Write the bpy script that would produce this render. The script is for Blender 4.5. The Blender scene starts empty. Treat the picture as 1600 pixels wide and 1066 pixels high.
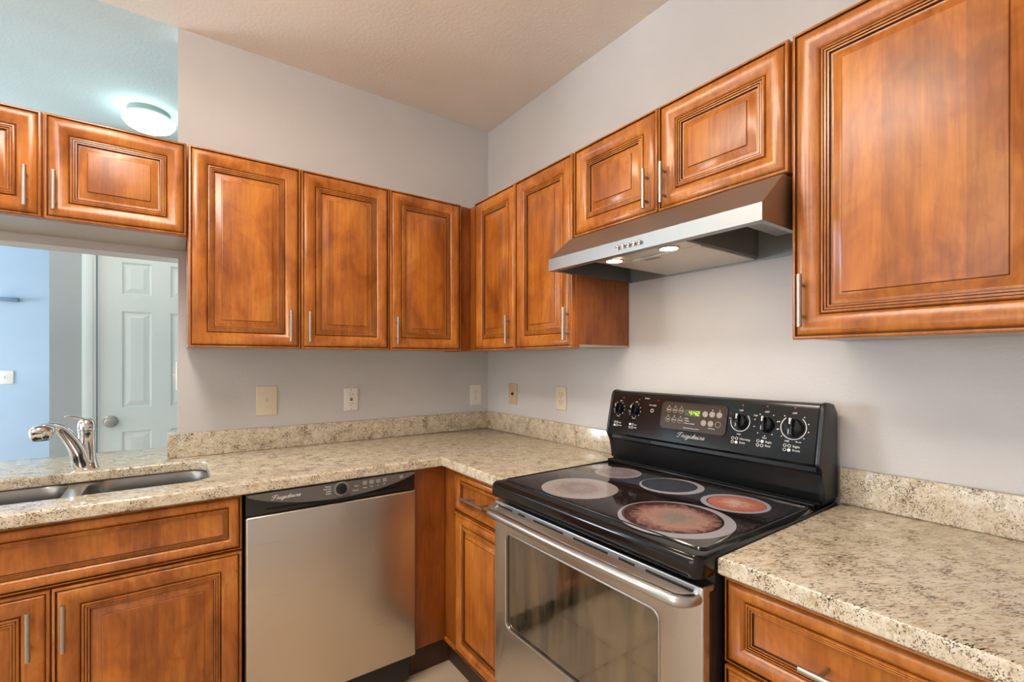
import bpy, bmesh, math, random
from mathutils import Vector, Matrix

# ------------------------------------------------------------------ camera, world, light, exposure
SC = bpy.context.scene
COL = SC.collection
PI = math.pi

cam_d = bpy.data.cameras.new('camera')
cam = bpy.data.objects.new('camera', cam_d)
COL.objects.link(cam)
cam_d.sensor_width = 36.0
cam_d.lens = 36.0 * 730.78 / 1600.0
cam_d.shift_y = (565.2 - 533.0) / 1600.0
cam_d.clip_start = 0.02
cam.location = (-1.5537, -2.4104, 1.3158)
cam.rotation_euler = (PI / 2, 0, -math.radians(35.76))
SC.camera = cam

SC.view_settings.view_transform = 'Standard'
SC.view_settings.look = 'None'
SC.view_settings.gamma = 1.0
SC.view_settings.use_curve_mapping = False
SC.view_settings.exposure = 0.63

w = bpy.data.worlds.new('world')
SC.world = w
w.use_nodes = True
w.node_tree.nodes['Background'].inputs[0].default_value = (0.80, 0.90, 1.0, 1)
w.node_tree.nodes['Background'].inputs[1].default_value = 1.2


def area_light(name, loc, rot, sx, sy, power, color):
    d = bpy.data.lights.new(name, 'AREA')
    d.shape = 'RECTANGLE'
    d.size, d.size_y = sx, sy
    d.energy = power
    d.color = color
    o = bpy.data.objects.new(name, d)
    o.location, o.rotation_euler = loc, rot
    COL.objects.link(o)
    return o


# daylight entering the big window behind the camera and the window of the far room
area_light('window_daylight', (-5.86, -2.2, 1.35), (0, -PI / 2, 0), 1.9, 2.6, 20, (1.0, 0.98, 0.97))
area_light('far_room_daylight', (-5.85, 2.5, 1.5), (0, -PI / 2, 0), 1.4, 1.5, 115, (0.78, 0.89, 1.0))


# ------------------------------------------------------------------ materials
def lin(c):
    def f(v):
        v /= 255.0
        return v / 12.92 if v <= 0.04045 else ((v + 0.055) / 1.055) ** 2.4
    return (f(c[0]), f(c[1]), f(c[2]), 1.0)


class NT:
    def __init__(self, name):
        self.m = bpy.data.materials.new(name)
        self.m.use_nodes = True
        self.t = self.m.node_tree
        self.b = self.t.nodes['Principled BSDF']

    def n(self, typ, **kw):
        nd = self.t.nodes.new(typ)
        for k, v in kw.items():
            if hasattr(nd, k) and k not in ('inputs',):
                setattr(nd, k, v)
        return nd

    def l(self, a, b):
        self.t.links.new(a, b)

    def set(self, **kw):
        for k, v in kw.items():
            self.b.inputs[k.replace('_', ' ')].default_value = v
        return self

    def coords(self, scale=(1, 1, 1), rnd=False, rot=(0, 0, 0), vt='POINT'):
        tc = self.n('ShaderNodeTexCoord')
        mp = self.n('ShaderNodeMapping')
        mp.vector_type = vt
        mp.inputs['Scale'].default_value = scale
        mp.inputs['Rotation'].default_value = rot
        src = tc.outputs['Object']
        if rnd:
            oi = self.n('ShaderNodeObjectInfo')
            ml = self.n('ShaderNodeMath', operation='MULTIPLY')
            ml.inputs[1].default_value = 37.0
            self.l(oi.outputs['Random'], ml.inputs[0])
            ad = self.n('ShaderNodeVectorMath', operation='ADD')
            self.l(src, ad.inputs[0])
            self.l(ml.outputs[0], ad.inputs[1])
            src = ad.outputs[0]
        self.l(src, mp.inputs['Vector'])
        return mp.outputs[0]

    def noise(self, vec, scale, detail=3, rough=0.55, dist=0.0):
        nz = self.n('ShaderNodeTexNoise')
        nz.inputs['Scale'].default_value = scale
        nz.inputs['Detail'].default_value = detail
        nz.inputs['Roughness'].default_value = rough
        nz.inputs['Distortion'].default_value = dist
        self.l(vec, nz.inputs['Vector'])
        return nz.outputs['Fac']

    def ramp(self, fac, stops, interp='LINEAR'):
        r = self.n('ShaderNodeValToRGB')
        r.color_ramp.interpolation = interp
        e = r.color_ramp.elements
        while len(e) < len(stops):
            e.new(0.5)
        for i, (p, c) in enumerate(stops):
            e[i].position = p
            e[i].color = c if len(c) == 4 else (*c, 1)
        self.l(fac, r.inputs[0])
        return r.outputs[0]

    def mix(self, fac, a, b, blend='MIX'):
        x = self.n('ShaderNodeMix', data_type='RGBA', blend_type=blend)
        for s, v in ((x.inputs[0], fac), (x.inputs[6], a), (x.inputs[7], b)):
            if isinstance(v, (int, float)):
                s.default_value = v
            elif isinstance(v, tuple):
                s.default_value = v
            else:
                self.l(v, s)
        return x.outputs[2]

    def bump(self, h, strength=0.2, dist=0.002):
        b = self.n('ShaderNodeBump')
        b.inputs['Strength'].default_value = strength
        b.inputs['Distance'].default_value = dist
        self.l(h, b.inputs['Height'])
        self.l(b.outputs[0], self.b.inputs['Normal'])


M = {}


def flat(name, c, rough=0.5, metal=0.0, spec=0.5, **kw):
    t = NT(name)
    t.set(Base_Color=lin(c), Roughness=rough, Metallic=metal)
    t.b.inputs['Specular IOR Level'].default_value = spec
    t.set(**kw)
    M[name] = t.m
    return t


def paint(name, c, bump=0.25, scale=130, rough=0.75):
    t = NT(name)
    v = t.coords()
    f = t.noise(v, 3.0, 2)
    c0 = lin(c)
    col = t.ramp(f, [(0.3, tuple(x * 0.97 for x in c0[:3])), (0.7, tuple(min(1, x * 1.03) for x in c0[:3]))])
    t.l(col, t.b.inputs['Base Color'])
    t.set(Roughness=rough)
    t.b.inputs['Specular IOR Level'].default_value = 0.25
    t.bump(t.noise(v, scale, 3, 0.6), bump, 0.003)
    M[name] = t.m


paint('wall_paint', (206, 203, 202), 0.35, 95)
paint('ceiling_paint', (242, 232, 219), 0.4, 70)
paint('hall_ceiling_cool_cast', (214, 226, 226), 0.4, 70)  # cool cast of the hall light put into the ceiling colour
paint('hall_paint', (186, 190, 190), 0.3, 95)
paint('blue_daylight_tint', (176, 194, 214), 0.15, 95)  # blue of the daylight put into the far wall colour
flat('door_white', (238, 242, 238), 0.45)
flat('glaze', (72, 36, 15), 0.45)


def wood(name, hue=(184, 109, 38), dark=(138, 74, 21), light=(208, 138, 56), rough=0.36, staves=True):
    t = NT(name)
    v = t.coords((1, 1, 1), rnd=True)
    blot = t.noise(t.coords((7, 7, 4), rnd=True), 1.0, 4, 0.6, 0.6)
    grain = t.noise(t.coords((70, 70, 5), rnd=True), 1.0, 4, 0.6, 0.8)
    fleck = t.noise(t.coords((26, 26, 9), rnd=True), 1.0, 5, 0.65, 1.5)
    base = t.ramp(blot, [(0.30, lin(dark)), (0.5, lin(hue)), (0.74, lin(light))])
    g = t.ramp(grain, [(0.35, (0.80, 0.74, 0.68, 1)), (0.62, (1.04, 1.03, 1.02, 1))])
    c = t.mix(1.0, base, g, 'MULTIPLY')
    fl = t.ramp(fleck, [(0.28, (0.62, 0.52, 0.42, 1)), (0.42, (1, 1, 1, 1))])
    c = t.mix(0.55, c, fl, 'MULTIPLY')
    if staves:
        sep = t.n('ShaderNodeSeparateXYZ')
        t.l(v, sep.inputs[0])
        m1 = t.n('ShaderNodeMath', operation='MULTIPLY')
        m1.inputs[1].default_value = 15.0
        t.l(sep.outputs[0], m1.inputs[0])
        fl2 = t.n('ShaderNodeMath', operation='FLOOR')
        t.l(m1.outputs[0], fl2.inputs[0])
        wn = t.n('ShaderNodeTexWhiteNoise', noise_dimensions='1D')
        t.l(fl2.outputs[0], wn.inputs['W'])
        sc = t.ramp(wn.outputs['Value'], [(0.0, (0.76, 0.70, 0.64, 1)), (1.0, (1.10, 1.08, 1.06, 1))])
        c = t.mix(1.0, c, sc, 'MULTIPLY')
    t.l(c, t.b.inputs['Base Color'])
    t.set(Roughness=rough)
    t.b.inputs['Coat Weight'].default_value = 0.15
    t.b.inputs['Coat Roughness'].default_value = 0.18
    t.bump(grain, 0.04, 0.001)
    M[name] = t.m


wood('wood_panel')
wood('wood_frame', hue=(182, 107, 38), dark=(147, 80, 24), light=(203, 132, 55), staves=False, rough=0.27)
wood('wood_box', hue=(154, 84, 28), dark=(120, 60, 17), light=(174, 100, 38), staves=False, rough=0.4)
flat('cabinet_underside', (176, 164, 152), 0.35)
flat('toe_brown', (62, 38, 22), 0.5)


def granite():
    t = NT('granite')
    v = t.coords()
    vs = t.coords((3.6, 0.9, 1.2), rot=(0, 0, math.radians(-30)), vt='TEXTURE')
    cloud = t.noise(vs, 60, 5, 0.7, 0.5)
    base = t.ramp(cloud, [(0.28, lin((184, 162, 128))), (0.45, lin((208, 195, 170))), (0.62, lin((222, 213, 195)))])
    tan = t.noise(vs, 150, 4, 0.6, 0.4)
    tm = t.ramp(tan, [(0.55, (0, 0, 0, 1)), (0.66, (0.8, 0.8, 0.8, 1))])
    c = t.mix(tm, base, lin((156, 122, 84)))
    gr = t.noise(vs, 85, 4, 0.6, 0.4)
    gm = t.ramp(gr, [(0.60, (0, 0, 0, 1)), (0.70, (0.7, 0.7, 0.7, 1))])
    c = t.mix(gm, c, lin((166, 160, 148)))
    sp = t.noise(vs, 400, 3, 0.6, 0.4)
    clump = t.noise(v, 22, 3, 0.6)
    ad = t.n('ShaderNodeMath', operation='MULTIPLY_ADD')
    t.l(clump, ad.inputs[0])
    ad.inputs[1].default_value = 0.45
    t.l(sp, ad.inputs[2])
    sm = t.ramp(ad.outputs[0], [(0.795, (0, 0, 0, 1)), (0.837, (1, 1, 1, 1))])
    dk = t.ramp(t.noise(v, 40, 2), [(0.42, lin((64, 50, 42))), (0.58, lin((112, 84, 56)))])
    c = t.mix(sm, c, dk)
    t.l(c, t.b.inputs['Base Color'])
    t.set(Roughness=0.14)
    t.b.inputs['Specular IOR Level'].default_value = 0.5
    M['granite'] = t.m


granite()


def steel(name, c=(208, 199, 187), rough=0.3, scale=(2, 2, 260), amt=0.06):
    t = NT(name)
    f = t.noise(t.coords(scale), 1.0, 3, 0.6)
    r = t.n('ShaderNodeMapRange')
    r.inputs['To Min'].default_value = rough - amt
    r.inputs['To Max'].default_value = rough + amt
    t.l(f, r.inputs[0])
    t.l(r.outputs[0], t.b.inputs['Roughness'])
    t.set(Base_Color=lin(c), Metallic=1.0)
    M[name] = t.m


steel('steel')
steel('steel_range', (198, 196, 194))
steel('steel_sink', (160, 158, 155), 0.3, (3, 3, 120), 0.03)
steel('steel_hood', (164, 163, 161), 0.42)
flat('nickel', (182, 174, 164), 0.42, 1.0)
flat('chrome', (226, 226, 226), 0.06, 1.0)
flat('aluminium_filter', (214, 206, 194), 0.42, 0.6)
flat('hood_inside', (150, 154, 150), 0.42, 0.5)
flat('black_enamel', (13, 13, 14), 0.12)
flat('riser_black', (13, 13, 14), 0.34, 0.0, 0.4)
flat('black_matte', (16, 16, 16), 0.6)
flat('black_plastic', (30, 30, 30), 0.35)
flat('console_grey', (98, 95, 92), 0.42)
flat('panel_black', (16, 15, 15), 0.14)
flat('display_brown', (60, 45, 31), 0.18)
flat('button_grey', (150, 142, 132), 0.4)
flat('print_white', (225, 225, 222), 0.5)
flat('print_dim', (150, 148, 144), 0.5)
flat('print_red', (190, 60, 50), 0.4)
flat('led_back', (60, 70, 30), 0.3)
flat('cream_plastic', (226, 214, 188), 0.4)
flat('white_plastic', (236, 230, 220), 0.4)
flat('tan_plastic', (206, 182, 148), 0.4)
flat('slot_dark', (50, 42, 36), 0.6)
flat('knob_satin', (186, 184, 178), 0.3, 1.0)
flat('fixture_base', (150, 162, 156), 0.5)
flat('bracket_blue', (110, 130, 150), 0.5)
flat('sticker_grey', (160, 154, 146), 0.6)


def emit(name, c, strength, base=None):
    t = NT(name)
    t.set(Base_Color=lin(base or c), Emission_Color=lin(c), Emission_Strength=strength, Roughness=0.4)
    M[name] = t.m


emit('led_green', (176, 226, 60), 1.0)
emit('hood_bulb', (255, 226, 184), 80.0)
emit('hall_lamp_glass', (214, 246, 248), 4.5)
emit('hall_fill_glass', (190, 240, 252), 44.0)  # glow of the added out-of-view hall lamp
emit('fluorescent_lens', (255, 246, 236), 13)
emit('fill_uplight', (255, 244, 230), 15)  # added glow that lifts the ceiling brightness


def cooktop_glass():
    t = NT('cooktop_glass')
    v = t.coords()
    f = t.noise(v, 520, 2, 0.5)
    cl = t.noise(v, 9, 3)
    ad = t.n('ShaderNodeMath', operation='MULTIPLY_ADD')
    t.l(cl, ad.inputs[0])
    ad.inputs[1].default_value = 0.35
    t.l(f, ad.inputs[2])
    m = t.ramp(ad.outputs[0], [(0.87, (0, 0, 0, 1)), (0.90, (1, 1, 1, 1))])
    sm = t.noise(v, 14, 4, 0.65)
    b = t.ramp(sm, [(0.35, lin((22, 16, 18))), (0.75, lin((50, 36, 37)))])
    c = t.mix(m, b, lin((170, 160, 150)))
    t.l(c, t.b.inputs['Base Color'])
    t.set(Roughness=0.08)
    t.b.inputs['Specular IOR Level'].default_value = 1.0
    M['cooktop_glass'] = t.m


cooktop_glass()


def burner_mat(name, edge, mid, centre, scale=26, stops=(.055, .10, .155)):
    """printed speckle disc: radial tone with noise blotches"""
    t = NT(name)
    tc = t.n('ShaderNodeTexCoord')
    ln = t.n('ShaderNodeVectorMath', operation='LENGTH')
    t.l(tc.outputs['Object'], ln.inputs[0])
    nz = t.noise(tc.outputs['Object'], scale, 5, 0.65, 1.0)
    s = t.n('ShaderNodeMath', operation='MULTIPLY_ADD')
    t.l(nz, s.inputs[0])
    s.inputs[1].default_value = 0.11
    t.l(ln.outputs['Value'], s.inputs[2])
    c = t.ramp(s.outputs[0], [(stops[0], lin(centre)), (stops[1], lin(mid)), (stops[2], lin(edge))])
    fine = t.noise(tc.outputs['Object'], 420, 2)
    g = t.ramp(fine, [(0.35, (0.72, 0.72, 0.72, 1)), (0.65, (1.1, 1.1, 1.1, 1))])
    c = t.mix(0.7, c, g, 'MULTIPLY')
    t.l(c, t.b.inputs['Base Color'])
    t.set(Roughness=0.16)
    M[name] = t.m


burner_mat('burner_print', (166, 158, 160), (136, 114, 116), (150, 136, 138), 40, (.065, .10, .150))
burner_mat('burner_pink_reflect', (80, 46, 44), (184, 142, 132), (146, 134, 126), 30, (.075, .125, .172))  # printed disc with the pink of the hood reflection painted in
burner_mat('burner_red_reflect', (182, 104, 84), (198, 122, 98), (216, 184, 166), 44, (.066, .098, .140))  # printed disc with the orange-red cabinet reflection painted in
flat('burner_ring', (170, 168, 176), 0.2)


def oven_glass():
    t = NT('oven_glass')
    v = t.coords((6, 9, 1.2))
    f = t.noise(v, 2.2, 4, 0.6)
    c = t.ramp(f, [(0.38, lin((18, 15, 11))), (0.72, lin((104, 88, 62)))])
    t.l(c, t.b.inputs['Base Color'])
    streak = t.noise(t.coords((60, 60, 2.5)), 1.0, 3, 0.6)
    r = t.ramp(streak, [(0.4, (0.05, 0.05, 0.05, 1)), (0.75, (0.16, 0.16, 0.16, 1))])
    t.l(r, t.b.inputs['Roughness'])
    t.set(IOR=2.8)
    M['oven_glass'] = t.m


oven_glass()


def tiles():
    t = NT('floor_tile')
    v = t.coords()
    br = t.n('ShaderNodeTexBrick', offset=0.0, squash=1.0)
    br.inputs['Scale'].default_value = 1.0
    br.inputs['Brick Width'].default_value = 0.44
    br.inputs['Row Height'].default_value = 0.44
    br.inputs['Mortar Size'].default_value = 0.004
    br.inputs['Color1'].default_value = lin((214, 194, 168))
    br.inputs['Color2'].default_value = lin((209, 189, 162))
    br.inputs['Mortar'].default_value = lin((104, 90, 76))
    mp = t.n('ShaderNodeMapping')
    mp.inputs['Location'].default_value = (0.11, 0.12, 0)
    t.l(v, mp.inputs['Vector'])
    t.l(mp.outputs[0], br.inputs['Vector'])
    mott = t.ramp(t.noise(v, 7, 5, 0.6), [(0.3, (0.84, 0.84, 0.84, 1)), (0.7, (1.06, 1.06, 1.06, 1))])
    t.l(t.mix(1.0, br.outputs['Color'], mott, 'MULTIPLY'), t.b.inputs['Base Color'])
    t.set(Roughness=0.35)
    M['floor_tile'] = t.m


tiles()

tg = NT('window_glass')
out = tg.t.nodes['Material Output']
tr = tg.n('ShaderNodeBsdfTransparent')
gl = tg.n('ShaderNodeBsdfGlossy')
gl.inputs['Roughness'].default_value = 0.02
mx = tg.n('ShaderNodeMixShader')
mx.inputs[0].default_value = 0.08
tg.l(tr.outputs[0], mx.inputs[1])
tg.l(gl.outputs[0], mx.inputs[2])
tg.l(mx.outputs[0], out.inputs['Surface'])
M['window_glass'] = tg.m


# ------------------------------------------------------------------ object helpers
def tag(o, label=None, cat=None, group=None, kind=None):
    if label: o['label'] = label
    if cat: o['category'] = cat
    if group: o['group'] = group
    if kind: o['kind'] = kind
    return o


def thing(name, label, cat, loc=(0, 0, 0), rotz=0.0, group=None):
    o = bpy.data.objects.new(name, None)
    o.empty_display_size = 0.1
    COL.objects.link(o)
    o.location = loc
    o.rotation_euler = (0, 0, rotz)
    return tag(o, label, cat, group)


class MB:
    """collects shapes, builds ONE mesh object"""

    def __init__(self):
        self.bm = bmesh.new()

    def _mat(self, faces, mi):
        for f in faces:
            f.material_index = mi

    def box(self, x0, x1, y0, y1, z0, z1, bev=0.0, mi=0, seg=2):
        a, b = sorted((x0, x1)); c, d = sorted((y0, y1)); e, g = sorted((z0, z1))
        r = bmesh.ops.create_cube(self.bm, size=1.0)
        vs = r['verts']
        for v in vs:
            v.co = Vector((a + (v.co.x + .5) * (b - a), c + (v.co.y + .5) * (d - c), e + (v.co.z + .5) * (g - e)))
        fs = {f for v in vs for f in v.link_faces}
        self._mat(fs, mi)
        if bev > 0:
            ed = {x for v in vs for x in v.link_edges}
            rb = bmesh.ops.bevel(self.bm, geom=list(ed), offset=bev, segments=seg, affect='EDGES', profile=0.5)
            self._mat(rb['faces'], mi)
        return self

    def quad(self, pts, mi=0):
        f = self.bm.faces.new([self.bm.verts.new(p) for p in pts])
        f.material_index = mi
        return self

    def prism(self, pts, axis, a, b, mi=0, bev=0.0):
        """pts: 2D polygon; axis 'x','y','z' extrude a->b"""
        def P(p, t):
            if axis == 'x': return (t, p[0], p[1])
            if axis == 'y': return (p[0], t, p[1])
            return (p[0], p[1], t)
        v0 = [self.bm.verts.new(P(p, a)) for p in pts]
        v1 = [self.bm.verts.new(P(p, b)) for p in pts]
        fs = [self.bm.faces.new(v0), self.bm.faces.new(list(reversed(v1)))]
        n = len(pts)
        for i in range(n):
            fs.append(self.bm.faces.new((v0[i], v1[i], v1[(i + 1) % n], v0[(i + 1) % n])))
        self._mat(fs, mi)
        if bev > 0:
            ed = {e for f in fs for e in f.edges}
            rb = bmesh.ops.bevel(self.bm, geom=list(ed), offset=bev, segments=2, affect='EDGES', profile=0.5)
            self._mat(rb['faces'], mi)
        return self

    def tube(self, path, rad, seg=12, mi=0, cap=True, squash=None):
        path = [Vector(p) for p in path]
        n = len(path)
        rads = rad if isinstance(rad, (list, tuple)) else [rad] * n
        rings = []
        up = None
        for i, p in enumerate(path):
            t = (path[min(i + 1, n - 1)] - path[max(i - 1, 0)]).normalized()
            if up is None:
                ref = Vector((0, 0, 1)) if abs(t.z) < 0.9 else Vector((1, 0, 0))
                u = t.cross(ref).normalized()
            else:
                u = (up - t * up.dot(t)).normalized()
            up = u
            v = t.cross(u)
            q = squash or 1.0
            rings.append([self.bm.verts.new(p + (u * math.cos(2 * PI * k / seg) + v * q * math.sin(2 * PI * k / seg)) * rads[i]) for k in range(seg)])
        fs = []
        for i in range(n - 1):
            for k in range(seg):
                fs.append(self.bm.faces.new((rings[i][k], rings[i][(k + 1) % seg], rings[i + 1][(k + 1) % seg], rings[i + 1][k])))
        if cap:
            fs.append(self.bm.faces.new(list(reversed(rings[0]))))
            fs.append(self.bm.faces.new(rings[-1]))
        self._mat(fs, mi)
        return self

    def lathe(self, prof, mat=Matrix.Identity(4), seg=32, mi=0):
        """prof: (radius, height) list about local Z, transformed by mat"""
        rings = []
        for r, h in prof:
            if r < 1e-6:
                rings.append([self.bm.verts.new(mat @ Vector((0, 0, h)))])
            else:
                rings.append([self.bm.verts.new(mat @ Vector((r * math.cos(2 * PI * k / seg), r * math.sin(2 * PI * k / seg), h))) for k in range(seg)])
        fs = []
        for a, b in zip(rings[:-1], rings[1:]):
            for k in range(seg):
                k2 = (k + 1) % seg
                if len(a) == 1 and len(b) == 1:
                    continue
                if len(a) == 1:
                    fs.append(self.bm.faces.new((a[0], b[k2], b[k])))
                elif len(b) == 1:
                    fs.append(self.bm.faces.new((a[k], a[k2], b[0])))
                else:
                    fs.append(self.bm.faces.new((a[k], a[k2], b[k2], b[k])))
        self._mat(fs, mi)
        return self

    def ring(self, r0, r1, z0, z1, c=(0, 0), a0=0.0, a1=2 * PI, seg=48, mi=0, c1=None):
        """flat annulus (or arc) of small height; inner circle centre c1 may differ"""
        c1 = c1 or c
        full = abs(a1 - a0) >= 2 * PI - 1e-6
        N = seg + (0 if full else 1)
        def circ(r, z, cc):
            return [self.bm.verts.new((cc[0] + r * math.cos(a0 + (a1 - a0) * k / seg), cc[1] + r * math.sin(a0 + (a1 - a0) * k / seg), z)) for k in range(N)]
        A, B, Cc, D = circ(r1, z0, c), circ(r1, z1, c), circ(r0, z1, c1), circ(r0, z0, c1)
        fs = []
        for k in range(seg):
            j = (k + 1) % N
            for P, Q in ((A, B), (B, Cc), (Cc, D), (D, A)):
                fs.append(self.bm.faces.new((P[k], P[j], Q[j], Q[k])))
        self._mat(fs, mi)
        return self

    def slab(self, outer, holes, z0, z1, r=0.006, rb=0.003, mi=0, seg=4):
        """horizontal plate with a rounded top edge all round; outer CCW"""
        def inset(poly, d):
            n = len(poly); out_ = []
            for i in range(n):
                p0, p1, p2 = Vector(poly[i - 1]), Vector(poly[i]), Vector(poly[(i + 1) % n])
                d1 = (p1 - p0).normalized(); d2 = (p2 - p1).normalized()
                n1 = Vector((-d1.y, d1.x)); n2 = Vector((-d2.y, d2.x))
                m = (n1 + n2)
                m = m / max(1e-6, m.length_squared) * 2.0
                out_.append(p1 + m * d)
            return out_
        prof = [(rb, z0), (0, z0 + rb)]
        for k in range(seg + 1):
            a = PI / 2 * k / seg
            prof.append((r * (1 - math.cos(a)), z1 - r + r * math.sin(a)))
        tops, bots = [], []
        fs = []
        for li, loop in enumerate([outer] + list(holes)):
            if li > 0:
                loop = list(reversed(loop))
            rings = []
            for ins, z in prof:
                rings.append([self.bm.verts.new((p.x, p.y, z)) for p in inset(loop, ins)])
            n = len(loop)
            for a, b in zip(rings[:-1], rings[1:]):
                for k in range(n):
                    fs.append(self.bm.faces.new((a[k], a[(k + 1) % n], b[(k + 1) % n], b[k])))
            for lst, rg in ((bots, rings[0]), (tops, rings[-1])):
                for k in range(n):
                    lst.append(self.bm.edges.get((rg[k], rg[(k + 1) % n])))
        for lst in (bots, tops):
            g = bmesh.ops.triangle_fill(self.bm, use_beauty=True, use_dissolve=False, edges=lst)
            fs += [x for x in g['geom'] if isinstance(x, bmesh.types.BMFace)]
        self._mat(fs, mi)
        return self

    def sphere(self, c, r, sc=(1, 1, 1), mi=0, u=20, v=12, mat=None):
        g = bmesh.ops.create_uvsphere(self.bm, u_segments=u, v_segments=v, radius=r)
        mt = mat or Matrix.Identity(4)
        for x in g['verts']:
            x.co = Vector(c) + (mt.to_3x3() @ Vector((x.co.x * sc[0], x.co.y * sc[1], x.co.z * sc[2])))
        self._mat({f for x in g['verts'] for f in x.link_faces}, mi)
        return self

    def text(self, s, size, mat, shear=0.0, align='CENTER', mi=0, ext=0.0003):
        cu = bpy.data.curves.new('t', 'FONT')
        cu.body = s
        cu.size = size
        cu.shear = shear
        cu.align_x = align
        cu.align_y = 'CENTER'
        cu.extrude = ext
        cu.resolution_u = 2
        o = bpy.data.objects.new('t', cu)
        COL.objects.link(o)
        dg = bpy.context.evaluated_depsgraph_get()
        me = bpy.data.meshes.new_from_object(o.evaluated_get(dg))
        me.transform(mat)
        n0 = len(self.bm.faces)
        self.bm.from_mesh(me)
        self.bm.faces.ensure_lookup_table()
        for f in self.bm.faces[n0:]:
            f.material_index = mi
        bpy.data.objects.remove(o)
        bpy.data.curves.remove(cu)
        bpy.data.meshes.remove(me)
        return self

    def xform(self, mat):
        bmesh.ops.transform(self.bm, matrix=mat, verts=self.bm.verts)
        return self

    def build(self, name, mats, parent=None, loc=None, smooth=True, angle=35, origin=None, rotz=None):
        bmesh.ops.recalc_face_normals(self.bm, faces=self.bm.faces)
        if origin is not None:
            bmesh.ops.translate(self.bm, verts=self.bm.verts, vec=-Vector(origin))
            loc = origin
        me = bpy.data.meshes.new(name)
        self.bm.to_mesh(me)
        self.bm.free()
        if not isinstance(mats, (list, tuple)):
            mats = [mats]
        for m in mats:
            me.materials.append(M[m])
        if smooth:
            me.polygons.foreach_set('use_smooth', [True] * len(me.polygons))
            me.set_sharp_from_angle(angle=math.radians(angle))
        o = bpy.data.objects.new(name, me)
        COL.objects.link(o)
        if loc is not None:
            o.location = loc
        if rotz is not None:
            o.rotation_euler = (0, 0, rotz)
        if parent is not None:
            o.parent = parent
        return o


def struct(name, mb, mat, label=None, parent=None, **kw):
    o = mb.build(name, mat, parent, **kw)
    if parent is None:
        tag(o, label, None, None, 'structure')
    return o


# ------------------------------------------------------------------ the setting
CEIL = 2.7165
XL, YR, YF = -6.0, -4.1, 3.5
struct('floor', MB().box(XL - .1, .12, YR - .1, YF + .1, -.06, 0), 'floor_tile', 'beige square floor tiles with dark grout lines', smooth=False)
struct('ceiling', MB().box(XL - .1, .12, YR - .1, .0, CEIL, CEIL + .06), 'ceiling_paint', 'textured beige painted kitchen ceiling', smooth=False)
struct('ceiling_hall', MB().box(XL - .1, .12, .0, YF + .1, CEIL, CEIL + .06), 'hall_ceiling_cool_cast', 'textured hall ceiling with cool light tinted into its colour', smooth=False)
b = MB().box(-1.544, 0, 0, .115, 0, CEIL)
b.box(-3.2, -1.544, 0, .115, 0, .874)
b.box(-3.2, -1.544, 0, .115, 1.748, 2.10)
b.box(-3.35, -3.2, 0, .115, 0, CEIL)
struct('wall_back', b, 'wall_paint', 'grey painted wall with the pass-through opening over the sink', smooth=False)
struct('wall_right', MB().box(0, .11, YR, YF, 0, CEIL), 'wall_paint', 'grey painted wall behind the range', smooth=False)
b = MB()
for y0_, y1_, z0_, z1_ in ((YR, -3.55, 0, CEIL), (-.85, 1.75, 0, CEIL), (3.25, YF, 0, CEIL), (1.75, 3.25, 0, .75), (1.75, 3.25, 2.25, CEIL), (-3.55, -.85, 0, .35), (-3.55, -.85, 2.35, CEIL)):
    b.box(XL - .1, XL, y0_, y1_, z0_, z1_)
struct('wall_left', b, 'wall_paint', 'painted wall of the living area', smooth=False)
struct('wall_rear', MB().box(XL, 0, YR - .1, YR, 0, CEIL), 'wall_paint', 'painted wall behind the viewer', smooth=False)
b = MB().box(-2.14, -2.0, 1.32, 1.435, 0, CEIL).box(-1.27, 0, 1.32, 1.435, 0, CEIL).box(-2.0, -1.27, 1.32, 1.435, 2.08, CEIL)
struct('wall_hall', b, 'hall_paint', 'grey hall wall beside the white door', smooth=False)
struct('wall_far', MB().box(XL, 0, YF, YF + .1, 0, CEIL), 'blue_daylight_tint', 'far room wall with blue daylight tinted into its colour', smooth=False)

# windows (out of view, they let the daylight in)
def window(n, axis, c, a0, a1, z0, z1, label):
    fr = MB()
    t = .05
    def bx(p0, p1, q0, q1, d=.04):
        if axis == 'y': fr.box(p0, p1, c - d, c + d, q0, q1, .004)
        else: fr.box(c - d, c + d, p0, p1, q0, q1, .004)
    bx(a0, a0 + t, z0, z1); bx(a1 - t, a1, z0, z1); bx(a0 + t, a1 - t, z0, z0 + t); bx(a0 + t, a1 - t, z1 - t, z1)
    m = (a0 + a1) / 2
    bx(m - t / 2, m + t / 2, z0 + t, z1 - t)
    o = struct('window_%d' % n, fr, 'door_white', label)
    g = MB()
    if axis == 'y': g.box(a0 + t, a1 - t, c - .003, c + .003, z0 + t, z1 - t)
    else: g.box(c - .003, c + .003, a0 + t, a1 - t, z0 + t, z1 - t)
    struct('window_pane', g, 'window_glass', parent=o, smooth=False)
window(1, 'x', XL - .05, -3.55, -.85, .35, 2.35, 'white framed sliding glass window behind the viewer')
window(2, 'x', XL - .05, 1.75, 3.25, .75, 2.25, 'white framed window of the far room')

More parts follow.
